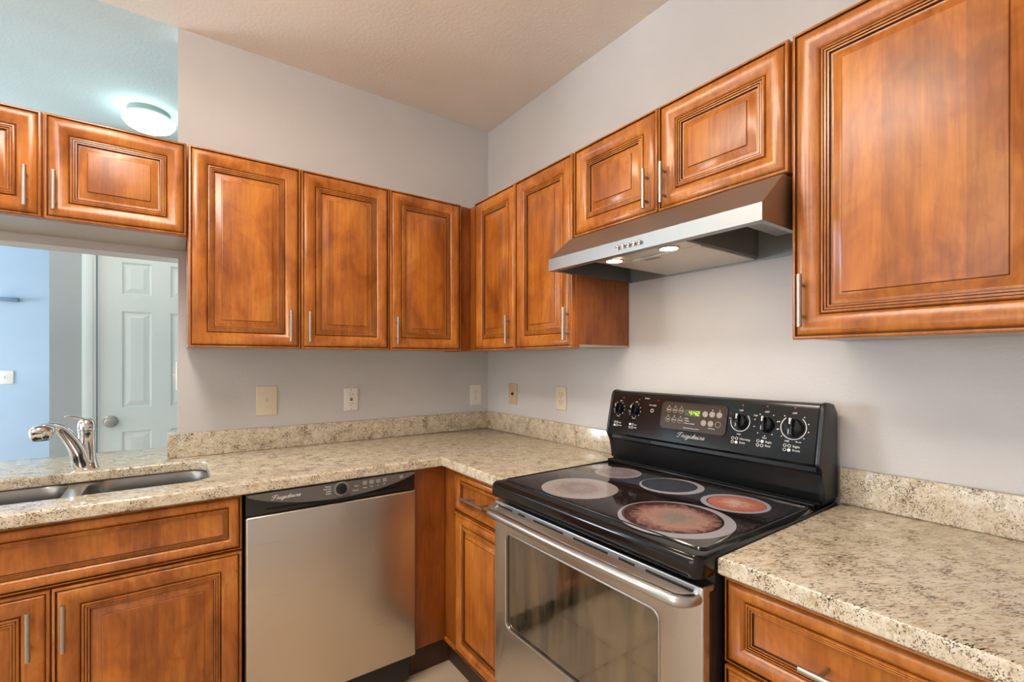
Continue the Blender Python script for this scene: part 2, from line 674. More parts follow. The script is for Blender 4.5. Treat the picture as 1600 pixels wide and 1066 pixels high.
# hall door: six-panel leaf
def hall_door():
    x0, x1, z0, z1, yf = -1.931, -1.321, .012, 2.035, 1.325
    b = MB()
    W = x1 - x0
    cols = [(.112, .256), (.354, .498)]
    rows = [(.16, .885), (1.03, 1.627), (1.729, 1.929)]
    b.box(x0, x1, yf + .012, yf + .04, z0, z1)
    xs = [0, .112, .256, .354, .498, W]
    zs = [z0, .16, .885, 1.03, 1.627, 1.729, 1.929, z1]
    for i in range(5):
        for j in range(7):
            if i in (1, 3) and j in (1, 3, 5):
                a, c2, e, g = x0 + xs[i], x0 + xs[i + 1], zs[j], zs[j + 1]
                prof = [(0, 0), (.006, .009), (.012, .010), (.040, .003), (.044, .003)]
                rings = []
                for ins, d in prof:
                    rings.append([b.bm.verts.new(p) for p in ((a + ins, yf + d, e + ins), (c2 - ins, yf + d, e + ins), (c2 - ins, yf + d, g - ins), (a + ins, yf + d, g - ins))])
                for r0, r1 in zip(rings[:-1], rings[1:]):
                    for k in range(4):
                        b.bm.faces.new((r0[k], r0[(k + 1) % 4], r1[(k + 1) % 4], r1[k]))
                b.bm.faces.new(rings[-1])
            else:
                b.quad([(x0 + xs[i], yf, zs[j]), (x0 + xs[i + 1], yf, zs[j]), (x0 + xs[i + 1], yf, zs[j + 1]), (x0 + xs[i], yf, zs[j + 1])])
    for p in (x0, x1):
        b.quad([(p, yf, z0), (p, yf + .012, z0), (p, yf + .012, z1), (p, yf, z1)])
    b.quad([(x0, yf, z1), (x1, yf, z1), (x1, yf + .012, z1), (x0, yf + .012, z1)])
    b.quad([(x0, yf, z0), (x1, yf, z0), (x1, yf + .012, z0), (x0, yf + .012, z0)])
    bmesh.ops.remove_doubles(b.bm, verts=b.bm.verts, dist=1e-5)
    d = struct('door_1', b, 'door_white', 'white six-panel door in the hall beyond the pass-through', smooth=False)
    k = MB().lathe([(0, 0), (.036, 0), (.036, .004), (.028, .010), (.012, .014), (.012, .032), (.026, .040), (.030, .052), (.027, .062), (.018, .066), (0, .064)],
                   Matrix.Translation((-1.872, yf, .951)) @ Matrix.Rotation(PI / 2, 4, 'X'), 28)
    struct('door_knob', k, 'knob_satin', parent=d)
    lt = MB().box(x0 - .004, x0 + .0, yf - .002, yf + .02, .92, .985)
    struct('door_latch', lt, 'knob_satin', parent=d, smooth=False)
    # casing and jambs
    c = MB()
    for (a, e) in ((-2.0, -1.937), (-1.315, -1.252)):
        c.box(a, e, 1.302, 1.3195, 0, 2.10, .004)
        c.box(a + .012, e - .012, 1.297, 1.303, 0, 2.095, .003)
    c.box(-2.0, -1.252, 1.302, 1.3195, 2.041, 2.104, .004)
    c.box(-1.9995, -1.937, 1.3195, 1.43, 0, 2.0795); c.box(-1.315, -1.2705, 1.3195, 1.43, 0, 2.0795); c.box(-1.937, -1.315, 1.3195, 1.43, 2.04, 2.0795)
    struct('trim_1', c, 'door_white', 'white casing around the hall door')
hall_door()

# ------------------------------------------------------------------ cabinets
PROFILE = [  # (inset, height above door back, material of the strip leading to this ring)
    (.0000, .0000, 0), (.0000, .0145, 0), (.0010, .0172, 0), (.0030, .0185, 0), (.0068, .0185, 0), (.0082, .0130, 1), (.0092, .0130, 1),
    (.0108, .0160, 0), (.0145, .0195, 0), (.0195, .0224, 0), (.0250, .0236, 0), (.0320, .0234, 0), (.0390, .0216, 0), (.0460, .0184, 0), (.0520, .0146, 0), (.0575, .0104, 0),
    (.0590, .0080, 1), (.0597, .0080, 1), (.0606, .0130, 0), (.0618, .0142, 0), (.0655, .0142, 0), (.0663, .0108, 1), (.0669, .0108, 1), (.0677, .0130, 0), (.0718, .0132, 0),
    (.0726, .0098, 1), (.0732, .0098, 1), (.0740, .0118, 0), (.0778, .0118, 0), (.0788, .0060, 1), (.0800, .0055, 1)]
RAISED = [(.0830, .0052, 0), (.0860, .0064, 0), (.0920, .0096, 0), (.0980, .0128, 0), (.1015, .0143, 0), (.1035, .0147, 0), (.1040, .0150, 1), (.1044, .0168, 1), (.1052, .0178, 0), (.1070, .0181, 0)]


def panel_front(name, w_, h_, loc, parent, s=1.0, raised=True, s2=None):
    """mitred, fluted cabinet front; local x = width, z = height, front towards -y, back at y=0"""
    b = MB()
    prof = [(i * s, d, m) for i, d, m in PROFILE]
    if raised:
        prof += [(i * s, d, m) for i, d, m in RAISED]
    rings = []
    for ins, d, m in prof:
        rings.append([b.bm.verts.new(p) for p in ((ins, -d, ins), (w_ - ins, -d, ins), (w_ - ins, -d, h_ - ins), (ins, -d, h_ - ins))])
    for i in range(1, len(prof)):
        for k in range(4):
            f = b.bm.faces.new((rings[i - 1][k], rings[i - 1][(k + 1) % 4], rings[i][(k + 1) % 4], rings[i][k]))
            f.material_index = 1 if prof[i][2] == 1 else 0
    f = b.bm.faces.new(rings[-1]); f.material_index = 2
    b.bm.faces.new(list(reversed(rings[0])))
    o = b.build(name, ['wood_frame', 'glaze', 'wood_panel'], parent, loc, angle=50)
    return o


def bar_handle(parent, x, z, length=.125, vertical=True, y0=-.0205):
    """bar pull in the local frame of a door front"""
    b = MB()
    r, off = .0060, -.048
    h = length / 2
    if vertical:
        b.tube([(x, off, z - h), (x, off, z + h)], r, 14)
        for q in (-.6 * h, .6 * h): b.tube([(x, off, z + q), (x, -.0125, z + q)], .0042, 10)
    else:
        b.tube([(x - h, off, z), (x + h, off, z)], r, 14)
        for q in (-.6 * h, .6 * h): b.tube([(x + q, off, z), (x + q, -.008, z)], .0042, 10)
    return b.build('handle', 'nickel', parent)


def cabinet(name, label, cat, loc, rotz, x0, x1, depth, z0, z1, fronts, group=None, extra=None, under=True):
    """root at loc on the wall; local x runs to the viewer's right, -y is out of the wall. fronts: dicts"""
    root = thing(name, label, cat, loc, rotz, group)
    b = MB()
    b.box(x0, x1, -depth, -.003, z0 + (.012 if under else 0), z1, .0008)
    b.build('carcass', 'wood_box', root)
    if under:
        MB().box(x0 + .0005, x1 - .0005, -depth + .018, -.003, z0 + .004, z0 + .0118).build('bottom_panel', 'cabinet_underside', root, smooth=False)
        MB().box(x0, x1, -depth, -depth + .0178, z0, z0 + .0119).build('bottom_rail', 'wood_box', root, smooth=False)
    for f in fronts:
        fx0, fx1, fz0, fz1 = f['r']
        nm = f.get('n', 'door')
        d = panel_front(nm, fx1 - fx0, fz1 - fz0, (fx0, -depth - .0005, fz0), root, f.get('s', 1.0), f.get('raised', True))
        if f.get('h'):
            hx, hz = f['h'][0] - fx0, f['h'][1] - fz0
            bar_handle(d, hx, hz, f.get('hl', .125), f.get('v', True))
    return root


DU = .305
ZB, ZT = 1.370, 2.115
HZ = 1.461
G = .0018
GW = 'wooden wall cabinets'
# back wall (local x = world x, root at wall y=0)
cabinet('wall_cabinet', 'short two-door wooden wall cabinet above the pass-through opening and sink', 'cabinet', (-1.9, 0, 0), 0,
        -.383, .3815, DU, 1.777, 2.115,
        [dict(r=(-.3815, -.0015 + .0035 - G, 1.777, 2.115), h=(-.034, 1.863)), dict(r=(.0035 + G, .3805, 1.777, 2.115), h=(.032, 1.863))], GW)
cabinet('wall_cabinet', 'tall two-door wooden wall cabinet over the cream switch plate and dishwasher', 'cabinet', (-1.13, 0, 0), 0,
        -.386, .3815, DU, ZB, ZT,
        [dict(r=(-.384, 0 - G, ZB, ZT), h=(-.042, HZ)), dict(r=(G, .3815 - G / 2, ZB, ZT), h=(.030, HZ))], GW)
c3 = cabinet('wall_cabinet', 'single-door wooden wall cabinet with filler strip at the inside corner of the back wall', 'cabinet', (-.747, 0, 0), 0,
        .0, .4395, DU, ZB, ZT,
        [dict(r=(G, .377, ZB, ZT), h=(.028, HZ))], GW)
# right wall: rotate -90 deg, local x = -world y, local -y = -world x
R9 = -PI / 2
cabinet('wall_cabinet', 'narrow single-door wooden wall cabinet in the corner of the range wall', 'cabinet', (0, 0, 0), R9,
        .006, .7215, DU, ZB, ZT, [dict(r=(.3790, .7225 - G, ZB, ZT), h=(.692, HZ))], GW)
cabinet('wall_cabinet', 'single-door wooden wall cabinet whose bare side panel shows left of the range hood', 'cabinet', (0, -.7225, 0), R9,
        .0, .3765, DU, ZB, ZT, [dict(r=(G, .3715, ZB, ZT), h=(.3535, HZ))], GW)
cabinet('wall_cabinet', 'short two-door wooden wall cabinet directly above the stainless range hood', 'cabinet', (0, -1.1045, 0), R9,
        .0, .7695, DU, 1.787, ZT,
        [dict(r=(.001, .3805 - G, 1.787, ZT), h=(.3475, 1.863)), dict(r=(.3805 + G, .7665, 1.787, ZT), h=(.4125, 1.863))], GW)
cabinet('wall_cabinet', 'large single-door wooden wall cabinet right of the range hood', 'cabinet', (0, -1.8775, 0), R9,
        .0, .478, DU, ZB, ZT, [dict(r=(.0025, .4755, ZB, ZT), h=(.031, HZ))], GW)

# base cabinets
DB = .605
GB = 'wooden base cabinets'
def toe(root, x0, x1, y, z1=.10):
    MB().box(x0, x1, y, y + .02, .002, z1 - .0005).build('toe_kick', 'toe_brown', root, smooth=False)

sb = cabinet('base_cabinet', 'wooden sink base cabinet with false drawer front above two doors', 'cabinet', (-1.83, 0, 0), 0,
        -.459, .459, DB, .115, .66,
        [dict(n='false_drawer_front', r=(-.458, .456, .694, .872), s=.66, raised=False),
         dict(r=(-.458, -.002 - G, .125, .686), h=(-.042, .583), hl=.13), dict(r=(-.002 + G, .456, .125, .686), h=(.026, .583), hl=.13)], GB, under=False)
b = MB().box(-.459, .459, -DB, -DB + .02, .6605, .875).box(.441, .459, -DB + .0205, -.003, .6605, .875).box(-.459, -.441, -DB + .0205, -.003, .6605, .875)
b.build('face_frame', 'wood_box', sb, smooth=False)
toe(sb, -.459, .459, -.555, .114)

nb = cabinet('base_cabinet', 'narrow wooden base cabinet with one drawer and door between corner and range', 'cabinet', (0, 0, 0), R9,
        .004, 1.090, DB, .115, .875,
        [dict(n='drawer', r=(.715, 1.088, .706, .868), s=.62, raised=False, h=(.895, .781), hl=.165, v=False),
         dict(r=(.715, 1.088, .130, .700), s=.8)], GB, under=False)
MB().prism([(-DB - .002, .118), (-DB - .010, .118), (-DB - .010, .127), (-DB - .002, .133)], 'x', .607, .713).build('bead_strip', 'wood_frame', nb, smooth=False)
toe(nb, .56, 1.090, -.575, .114)
MB().box(.5605, .5750, -.6065, -.5755, .002, .1135).build('toe_return', 'toe_brown', nb, smooth=False)

rb = cabinet('base_cabinet', 'wooden drawer base cabinet right of the range under the right-hand countertop', 'cabinet', (0, -1.8745, 0), R9,
        .0, .482, DB, .115, .875,
        [dict(n='drawer', r=(.0025, .479, .692, .868), s=.70, raised=False, h=(.236, .769), hl=.155, v=False),
         dict(n='drawer', r=(.0025, .479, .412, .684), s=.70, raised=False, h=(.236, .548), hl=.155, v=False),
         dict(n='drawer', r=(.0025, .479, .125, .404), s=.70, raised=False, h=(.236, .265), hl=.155, v=False)], GB, under=False)
toe(rb, .0, .482, -.555, .114)

fp = thing('filler_panel', 'plain brown wooden filler panel between dishwasher and inside corner', 'filler panel', (-.757, -.6, 0))
MB().box(0, .1495, 0, .018, .118, .875, .0008).build('panel', 'wood_box', fp)
MB().box(.0, .1495, .025, .04, .002, .1175).build('toe_kick', 'toe_brown', fp, smooth=False)

# ------------------------------------------------------------------ counters, backsplashes
def rrect(x0, x1, y0, y1, r, n=6):
    pts = []
    for cx, cy, a in ((x1 - r, y0 + r, -PI / 2), (x1 - r, y1 - r, 0), (x0 + r, y1 - r, PI / 2), (x0 + r, y0 + r, PI)):
        for k in range(n + 1):
            t = a + PI / 2 * k / n
            pts.append((cx + r * math.cos(t), cy + r * math.sin(t)))
    return pts

ZC0, ZC1 = .8765, .9145
outer = [(-3.0, -.646), (-.646, -.646), (-.646, -1.0935), (-.0025, -1.0935), (-.0025, -.0025), (-1.5475, -.0025), (-1.5475, .33), (-3.0, .33)]
hole = rrect(-2.215, -1.452, -.512, -.118, .075)
b = MB().slab(outer, [hole], ZC0, ZC1, .008, .004)
tag(b.build('countertop', 'granite', angle=40, origin=(-1.5, -.3, ZC0)), 'L-shaped beige granite countertop with sink cutout and bar ledge through the opening', 'countertop', 'granite countertops')
b = MB().slab([(-.646, -2.37), (-.0025, -2.37), (-.0025, -1.8765), (-.646, -1.8765)], [], ZC0, ZC1, .008, .004)
tag(b.build('countertop', 'granite', angle=40, origin=(-.3, -2.1, ZC0)), 'short beige granite countertop right of the range in the foreground', 'countertop', 'granite countertops')
GS = 'granite backsplash strips'
bs = MB().box(-1.5475, -.0025, -.022, -.0025, ZC1 + .0005, 1.0145, .002).build('backsplash', 'granite', origin=(-.8, -.01, .92))
tag(bs, 'speckled granite backsplash strip along the back wall beside the pass-through', 'backsplash', GS)
MB().box(-1.580, -1.5480, -.022, .112, ZC1 + .0005, 1.0145, .002).build('end_piece', 'granite', bs, origin=None).location = (.8, .01, -.92)
tag(MB().box(-.022, -.0025, -1.0935, -.0225, ZC1 + .0005, 1.0145, .002).build('backsplash', 'granite', origin=(-.01, -.5, .92)),
    'speckled granite backsplash strip on the range wall between corner and range', 'backsplash', GS)
tag(MB().box(-.022, -.0025, -2.37, -1.8765, ZC1 + .0005, 1.0145, .002).build('backsplash', 'granite', origin=(-.01, -2.1, .92)),
    'speckled granite backsplash strip on the wall right of the range', 'backsplash', GS)

# ------------------------------------------------------------------ sink and faucet
def sink():
    zt = .8755
    root = thing('kitchen_sink', 'stainless steel double-bowl sink set under the granite counter', 'sink', (-1.83, -.315, zt))
    bowls = [rrect(-1.806, -1.440, -.525, -.105, .085, 8), rrect(-2.225, -1.856, -.525, -.105, .085, 8)]
    o = [(-2.26, -.555), (-1.405, -.555), (-1.405, -.075), (-2.26, -.075)]
    b = MB()
    edges = []
    loops = []
    for lp in [o] + bowls:
        vs = [b.bm.verts.new((x, y, zt - .001)) for x, y in lp]
        loops.append(vs)
        for k in range(len(vs)):
            edges.append(b.bm.edges.new((vs[k], vs[(k + 1) % len(vs)])))
    bmesh.ops.triangle_fill(b.bm, use_beauty=True, use_dissolve=False, edges=edges)
    b.xform(Matrix.Translation((1.83, .315, -zt)))
    b.build('rim', 'steel_sink', root)
    for lp in bowls:
        cx = sum(p[0] for p in lp) / len(lp); cy = sum(p[1] for p in lp) / len(lp)
        b = MB()
        prof = [(1.0, 0), (.985, -.006), (.975, -.05), (.965, -.16), (.94, -.185), (.86, -.198), (.5, -.203), (.12, -.206)]
        rings = [[b.bm.verts.new((cx + (x - cx) * s, cy + (y - cy) * s, zt - .001 + d)) for x, y in lp] for s, d in prof]
        n = len(lp)
        for r0, r1 in zip(rings[:-1], rings[1:]):
            for k in range(n):
                b.bm.faces.new((r0[k], r0[(k + 1) % n], r1[(k + 1) % n], r1[k]))
        b.bm.faces.new(rings[-1])
        b.xform(Matrix.Translation((1.83, .315, -zt)))
        bo = b.build('bowl', 'steel_sink', root)
        d = MB().lathe([(.0, .004), (.02, .003), (.038, .006), (.042, .003), (.042, 0)], Matrix.Translation((cx + 1.83, cy + .315, -.206)), 24)
        d.build('drain', 'chrome', bo)
sink()

def faucet():
    root = thing('kitchen_faucet', 'chrome single-lever pull-out faucet standing behind the sink', 'faucet', (-1.835, -.064, ZC1))
    b = MB()
    # oval foot, body column leaning slightly
    b.lathe([(0, 0), (.036, 0), (.037, .004), (.033, .012), (.029, .030), (.0262, .055), (.0245, .10), (.0240, .135), (.0252, .138), (.0252, .142)],
            Matrix.Translation((0.012, 0.004, 0)), 28)
    b.build('body', 'chrome', root)
    d = Vector((-.074, -.152, 0))
    zs = [.012, .038, .073, .118, .147, .169, .1795, .178]
    ts = [.0, .06, .13, .32, .48, .64, .82, 1.0]
    path = [(d.x * t, d.y * t - .004, z) for t, z in zip(ts, zs)]
    # resample smoothly
    P = [Vector(p) for p in path]
    fine = []
    for i in range(len(P) - 1):
        p0, p1, p2, p3 = P[max(i - 1, 0)], P[i], P[i + 1], P[min(i + 2, len(P) - 1)]
        for k in range(5):
            t = k / 5
            fine.append(.5 * ((2 * p1) + (p2 - p0) * t + (2 * p0 - 5 * p1 + 4 * p2 - p3) * t * t + (3 * p1 - p0 - 3 * p2 + p3) * t ** 3))
    fine.append(P[-1])
    n = len(fine)
    rad = [.0285 - .0135 * min(1, (i / n) * 1.35) for i in range(n)]
    b = MB().tube(fine, rad, 18)
    b.build('spout', 'chrome', root)
    # spray head: elongated shell with outlet below
    e = P[-1]
    ang = math.atan2(d.y, d.x)
    mt = Matrix.Translation(e) @ Matrix.Rotation(ang, 4, 'Z')
    b = MB()
    b.sphere(e + Vector((-.003, -.006, -.006)), .0235, (1.75, 1.2, .95), mat=Matrix.Rotation(ang, 4, 'Z'), u=24, v=14)
    b.lathe([(.0, -.036), (.023, -.036), (.0255, -.033), (.028, -.022), (.030, -.006), (.022, .008)], Matrix.Translation(e + Vector((-.007, -.012, -.001))), 26)
    h = b.build('spray_head', 'chrome', root)
    MB().lathe([(0, -.0385), (.020, -.0385), (.021, -.0362)], Matrix.Translation(e + Vector((-.007, -.012, -.001))), 22).build('nozzle', 'black_plastic', h)
    # lever cap
    b = MB().lathe([(.0250, 0), (.0262, .004), (.0258, .022), (.0225, .036), (.013, .046), (0, .049)], Matrix.Translation((.012, .004, .143)), 26)
    lv = [(.010, .002, .182), (-.006, -.008, .192), (-.018, -.016, .199), (-.030, -.024, .2015), (-.042, -.032, .2015)]
    b.tube(lv, [.013, .010, .0075, .006, .0045], 12, squash=.6)
    b.build('lever', 'chrome', root)
faucet()

# ------------------------------------------------------------------ dishwasher
SCRIPT = {  # cursive strokes on a unit grid (x, y), for the maker's script on the panels
    'F': ([[(.05, .55), (.1, .8), (.45, .95), (1.0, .95)], [(.62, .95), (.48, .45), (.36, .05), (.15, -.05), (.0, .08)], [(.25, .5), (.75, .52)]], .85),
    'r': ([[(0, 0), (.2, .4), (.22, .5), (.42, .46), (.34, .12), (.42, 0), (.6, .08)]], .55),
    'i': ([[(0, .05), (.22, .5), (.14, .1), (.22, 0), (.4, .1)], [(.28, .68), (.3, .72)]], .38),
    'g': ([[(.42, .42), (.25, .5), (.08, .28), (.14, .02), (.3, .08), (.44, .48), (.3, -.3), (.1, -.42), (.05, -.25), (.55, .08)]], .52),
    'd': ([[(.42, .42), (.25, .5), (.08, .28), (.14, .02), (.3, .08), (.58, .95), (.42, .12), (.46, 0), (.62, .1)]], .58),
    'a': ([[(.42, .42), (.25, .5), (.08, .28), (.14, .02), (.3, .1), (.44, .48), (.36, .1), (.42, 0), (.58, .1)]], .54),
    'e': ([[(0, .12), (.3, .3), (.34, .46), (.2, .5), (.1, .25), (.18, .02), (.45, .14)]], .42)}


def script_word(b, word, width, mat, rad, shear=.25, squeeze=.8):
    x = 0.0
    strokes = []
    for ch in word:
        st, adv = SCRIPT[ch]
        for s in st:
            strokes.append([(px + x, py) for px, py in s])
        x += adv
    k = width / x
    for s in strokes:
        P = [Vector(((px + shear * py) * k, py * k * squeeze, 0)) for px, py in s]
        fine = []
        for i in range(len(P) - 1):
            p0, p1, p2, p3 = P[max(i - 1, 0)], P[i], P[i + 1], P[min(i + 2, len(P) - 1)]
            for q in range(4):
                t = q / 4
                fine.append(.5 * ((2 * p1) + (p2 - p0) * t + (2 * p0 - 5 * p1 + 4 * p2 - p3) * t * t + (3 * p1 - p0 - 3 * p2 + p3) * t ** 3))
        fine.append(P[-1])
        b.tube([mat @ p for p in fine], rad, 5)


def dishwasher():
    root = thing('dishwasher', 'stainless steel dishwasher with black control panel under the granite counter', 'dishwasher', (-1.0635, -.60, 0))
    hw = .3005
    MB().box(-hw + .004, hw - .004, 0, .57, .02, .868).build('tub_body', 'black_matte', root, smooth=False)
    MB().box(-hw, hw, -.046, -.001, .128, .7965, .006, seg=3).build('door', 'steel', root)
    MB().box(-hw + .004, hw - .014, -.012, -.001, .018, .1245, .002).build('kick_plate', 'black_plastic', root)
    con = MB().box(-hw, hw, -.034, -.001, .798, .872, .003)
    co = con.build('console', 'black_plastic', root)
    # control face with a bowed lower edge
    pts = [(-hw + .004, .871), (hw - .004, .871)]
    N = 28
    for k in range(N + 1):
        t = 1 - 2 * k / N
        pts.append(((hw - .004) * t, .8645 - .050 * (1 - t * t) ** .85))
    MBf = MB().prism(pts, 'y', -.046, -.0345, bev=0)
    MBf.build('control_face', 'console_grey', co)
    MB().prism([((hw - .06) * (1 - 2 * k / 16), .8165 - .004 * (1 - (1 - 2 * k / 16) ** 2)) for k in range(17)] + [((hw - .09) * (-1 + 2 * k / 16), .8075 - .004 * (1 - (1 - 2 * k / 16) ** 2)) for k in range(17)],
               'y', -.0375, -.0342).build('latch_pocket', 'black_matte', co, smooth=False)
    F = Matrix.Translation((0, -.0462, 0)) @ Matrix.Rotation(PI / 2, 4, 'X')   # text on the face: x right, y up
    b = MB()
    script_word(b, 'Frigidaire', .092, F @ Matrix.Translation((-.226, .846, 0)), .0008)
    b.build('maker_script', 'print_white', co)
    kx, kz = .007, .848
    kb = MB().lathe([(.019, 0), (.019, .003), (.0165, .014), (.015, .016), (0, .016)], Matrix.Translation((kx, -.046, kz)) @ Matrix.Rotation(PI / 2, 4, 'X'), 26)
    kb.build('cycle_knob', 'black_matte', co)
    b = MB()
    b.ring(.0215, .0262, 0, .0006, a0=-.4, a1=2 * PI - .4).xform(F @ Matrix.Translation((kx, kz, 0)))
    b.build('knob_ring', 'print_dim', co)
    b = MB()
    for j, s in enumerate(('Heavy', 'Normal', 'Light', 'Rinse')):
        b.text(s, .0085, F @ Matrix.Translation((-.030, .862 - .0085 * j, 0)), align='RIGHT')
    b.build('cycle_legend', 'print_white', co)
    b = MB()
    b.text('Start', .008, F @ Matrix.Translation((.062, .850, 0)))
    b.text('Cancel', .008, F @ Matrix.Translation((.058, .834, 0)))
    b.build('start_legend', 'print_white', co)
    b = MB()
    for j, s in enumerate(('Delay', 'Heat', 'Hi', 'Air')):
        b.text(s, .006, F @ Matrix.Translation((.094 + .025 * j, .8385 + .001 * j, 0)))
    b.build('option_legend', 'print_white', co)
    for j in range(4):
        MB().box(.085 + .026 * j, .101 + .026 * j, -.0472, -.0455, .849, .8635, .001).build('push_button', 'print_dim', co)
    MB().box(.232, .246, -.0472, -.0455, .853, .864, .001).build('push_button', 'print_dim', co)
dishwasher()

# ------------------------------------------------------------------ electric range
def electric_range():
    YC = -1.4855
    root = thing('electric_range', 'stainless and black electric range with glass cooktop between the counters', 'range', (-.34, YC, 0))
    inv = Matrix.Translation((.34, -YC, 0))
    def B(mb, name, mat, parent=root, **kw):
        mb.xform(inv)
        return mb.build(name, mat, parent, **kw)
    yl, yr = -1.104, -1.867
    B(MB().box(-.640, -.02, yl, yr, .02, .872, .002), 'body', 'black_matte')
    # cooktop frame with rolled front, glass plate
    def front_round(x0, x1, ya, yb, r):
        pts = []
        for cx, cy, a in ((x0 + r, yb + r, PI), ):
            pass
        P = [(x1, ya), ]
        for k in range(7):
            t = PI / 2 + PI / 2 * k / 6
            P.append((x0 + r + r * math.cos(t), ya - r + r * math.sin(t)))
        for k in range(7):
            t = PI + PI / 2 * k / 6
            P.append((x0 + r + r * math.cos(t), yb + r + r * math.sin(t)))
        P.append((x1, yb))
        return P
    ct = B(MB().slab(front_round(-.704, -.02, -1.0985, -1.8725, .03), [], .8725, .9185, .015, .004, seg=6), 'cooktop', 'black_enamel', angle=60)
    # raised lip around glass
    lip = []
    for p in front_round(-.655, -.135, -1.122, -1.849, .018):
        lip.append((p[0], p[1], .9185))
    lip.append(lip[0])
    B(MB().tube(lip, .0042, 8), 'cooktop_lip', 'black_enamel', ct)
    B(MB().slab(front_round(-.652, -.138, -1.125, -1.846, .016), [], .9165, .9205, .001, .0005), 'cooktop_glass', 'cooktop_glass', ct)
    zg = .9206
    def burner(cx, cy, parts):
        n0 = None
        b = MB(); mats = []
        for (r0, r1, mat, off) in parts:
            if mat not in mats: mats.append(mat)
            if r0 == 0:
                b.lathe([(0, .0004 + .0001 * len(mats)), (r1, .0004 + .0001 * len(mats)), (r1, 0)], Matrix.Translation((off[0], off[1], 0)), 48, mats.index(mat))
            else:
                b.ring(r0, r1, 0, .0004 + .0001 * len(mats), (0, 0), mi=mats.index(mat), c1=off)
        o = b.build('burner', mats, ct)
        o.location = (cx + .34, cy - YC, zg)
        return o
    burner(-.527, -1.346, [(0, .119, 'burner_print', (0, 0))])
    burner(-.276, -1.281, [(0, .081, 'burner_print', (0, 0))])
    burner(-.274, -1.500, [(.0855, .098, 'burner_ring', (.003, .0108))])
    burner(-.287, -1.715, [(.076, .089, 'burner_ring', (.0, -.003)), (0, .074, 'burner_red_reflect', (0, -.004))])
    burner(-.530, -1.692, [(.124, .141, 'burner_ring', (.004, .013)), (0, .118, 'burner_pink_reflect', (.004, .013)), ])
    # riser and backguard
    bg = B(MB().prism([(-.106, .9187), (-.120, 1.004), (-.124, 1.012), (-.124, 1.024), (-.02, 1.024), (-.02, .9187)], 'y', yl - .002, yr + .002), 'backguard', 'riser_black', smooth=False)
    B(MB().tube([(-.140, yl - .010, .923), (-.140, yr + .010, .923)], .007, 10), 'backguard_bead', 'black_enamel', bg)
    B(MB().tube([(-.122, yl - .006, .9225), (-.122, yr + .006, .9225)], .0055, 10), 'backguard_bead', 'black_enamel', bg)
    B(MB().box(-.127, -.125, -1.16, -1.30, 1.013, 1.022), 'vent_strip', 'black_matte', bg, smooth=False)
    # control panel, tilted face, end caps
    O = Vector((-.145, YC, 1.035))
    U = Vector((.038, 0, .162)).normalized()
    nrm = Vector((-U.z, 0, U.x))
    pf = Matrix(((0, U.x, nrm.x, O.x), (-1, U.y, nrm.y, O.y), (0, U.z, nrm.z, O.z), (0, 0, 0, 1)))
    prof = [(-.140, 1.027), (-.1448, 1.035), (-.1103, 1.182), (-.106, 1.193), (-.097, 1.1985), (-.080, 1.199), (-.022, 1.185), (-.022, 1.027)]
    cp = B(MB().prism(prof, 'y', -1.112, -1.858, bev=.0), 'control_panel', 'panel_black', angle=30)
    cap = [(-.139, 1.026), (-.1435, 1.035), (-.111, 1.183), (-.104, 1.196), (-.095, 1.2015), (-.080, 1.202), (-.045, 1.196), (-.021, 1.17), (-.021, .93), (-.112, .93), (-.118, 1.005)]
    for a, e in ((-1.0995, -1.1118), (-1.8582, -1.8715)):
        B(MB().prism(cap, 'y', a, e, bev=.0045), 'end_cap', 'black_plastic', cp)
    # display window
    dw = MB()
    P = rrect(-.133, .114, .045, .140, .014, 5)
    dw.prism(P, 'z', .0002, .0022)
    rim = [(p[0], p[1], .0022) for p in P]; rim.append(rim[0])
    dp = B(dw.xform(pf), 'display', 'display_brown', cp, smooth=False)
    B(MB().tube(rim, .0014, 6).xform(pf), 'display_rim', 'black_plastic', cp)
    b = MB().box(-.038, .021, .096, .118, .0023, .0030).xform(pf)
    B(b, 'clock_window', 'led_back', cp, smooth=False)
    # seven-segment 4:42
    b = MB()
    SEG = {'4': 'bcfg', '2': 'abdeg'}
    def seg7(ch, x, y, w2, h2):
        t = .0016
        hh = h2 / 2
        for s in SEG[ch]:
            r = {'a': (x, x + w2, y + h2 - t, y + h2), 'd': (x, x + w2, y, y + t), 'g': (x, x + w2, y + hh - t / 2, y + hh + t / 2),
                 'b': (x + w2 - t, x + w2, y + hh, y + h2), 'c': (x + w2 - t, x + w2, y, y + hh), 'e': (x, x + t, y, y + hh), 'f': (x, x + t, y + hh, y + h2)}[s]
            b.box(r[0], r[1], r[2], r[3], .0031, .0036)
    seg7('4', -.021, .1, .009, .0145); seg7('4', -.004, .1, .009, .0145); seg7('2', .008, .1, .009, .0145)
    b.box(-.0082, -.0064, .1035, .1053, .0031, .0036); b.box(-.0082, -.0064, .1095, .1113, .0031, .0036)
    B(b.xform(pf), 'clock_digits', 'led_green', cp, smooth=False)
    # buttons
    for (x, y) in ((.038, .108), (.063, .109), (.088, .109), (.036, .078), (.061, .078)):
        b = MB().lathe([(.0098, 0), (.0098, .0012), (0, .0012)], pf @ Matrix.Translation((x, y, .0022)), 18)
        B(b, 'touch_button', 'button_grey', cp)
    for (x, y) in ((-.103, .112), (-.078, .112), (-.053, .112), (-.103, .078), (-.078, .078), (-.053, .078), (.087, .078)):
        b = MB().lathe([(.0098, .0), (.0098, .001), (.0084, .001), (.0084, 0)], pf @ Matrix.Translation((x, y, .0022)), 18)
        B(b, 'touch_button', 'button_grey', cp)
    T = lambda x, y, z=.0024: pf @ Matrix.Translation((x, y, z))
    b = MB()
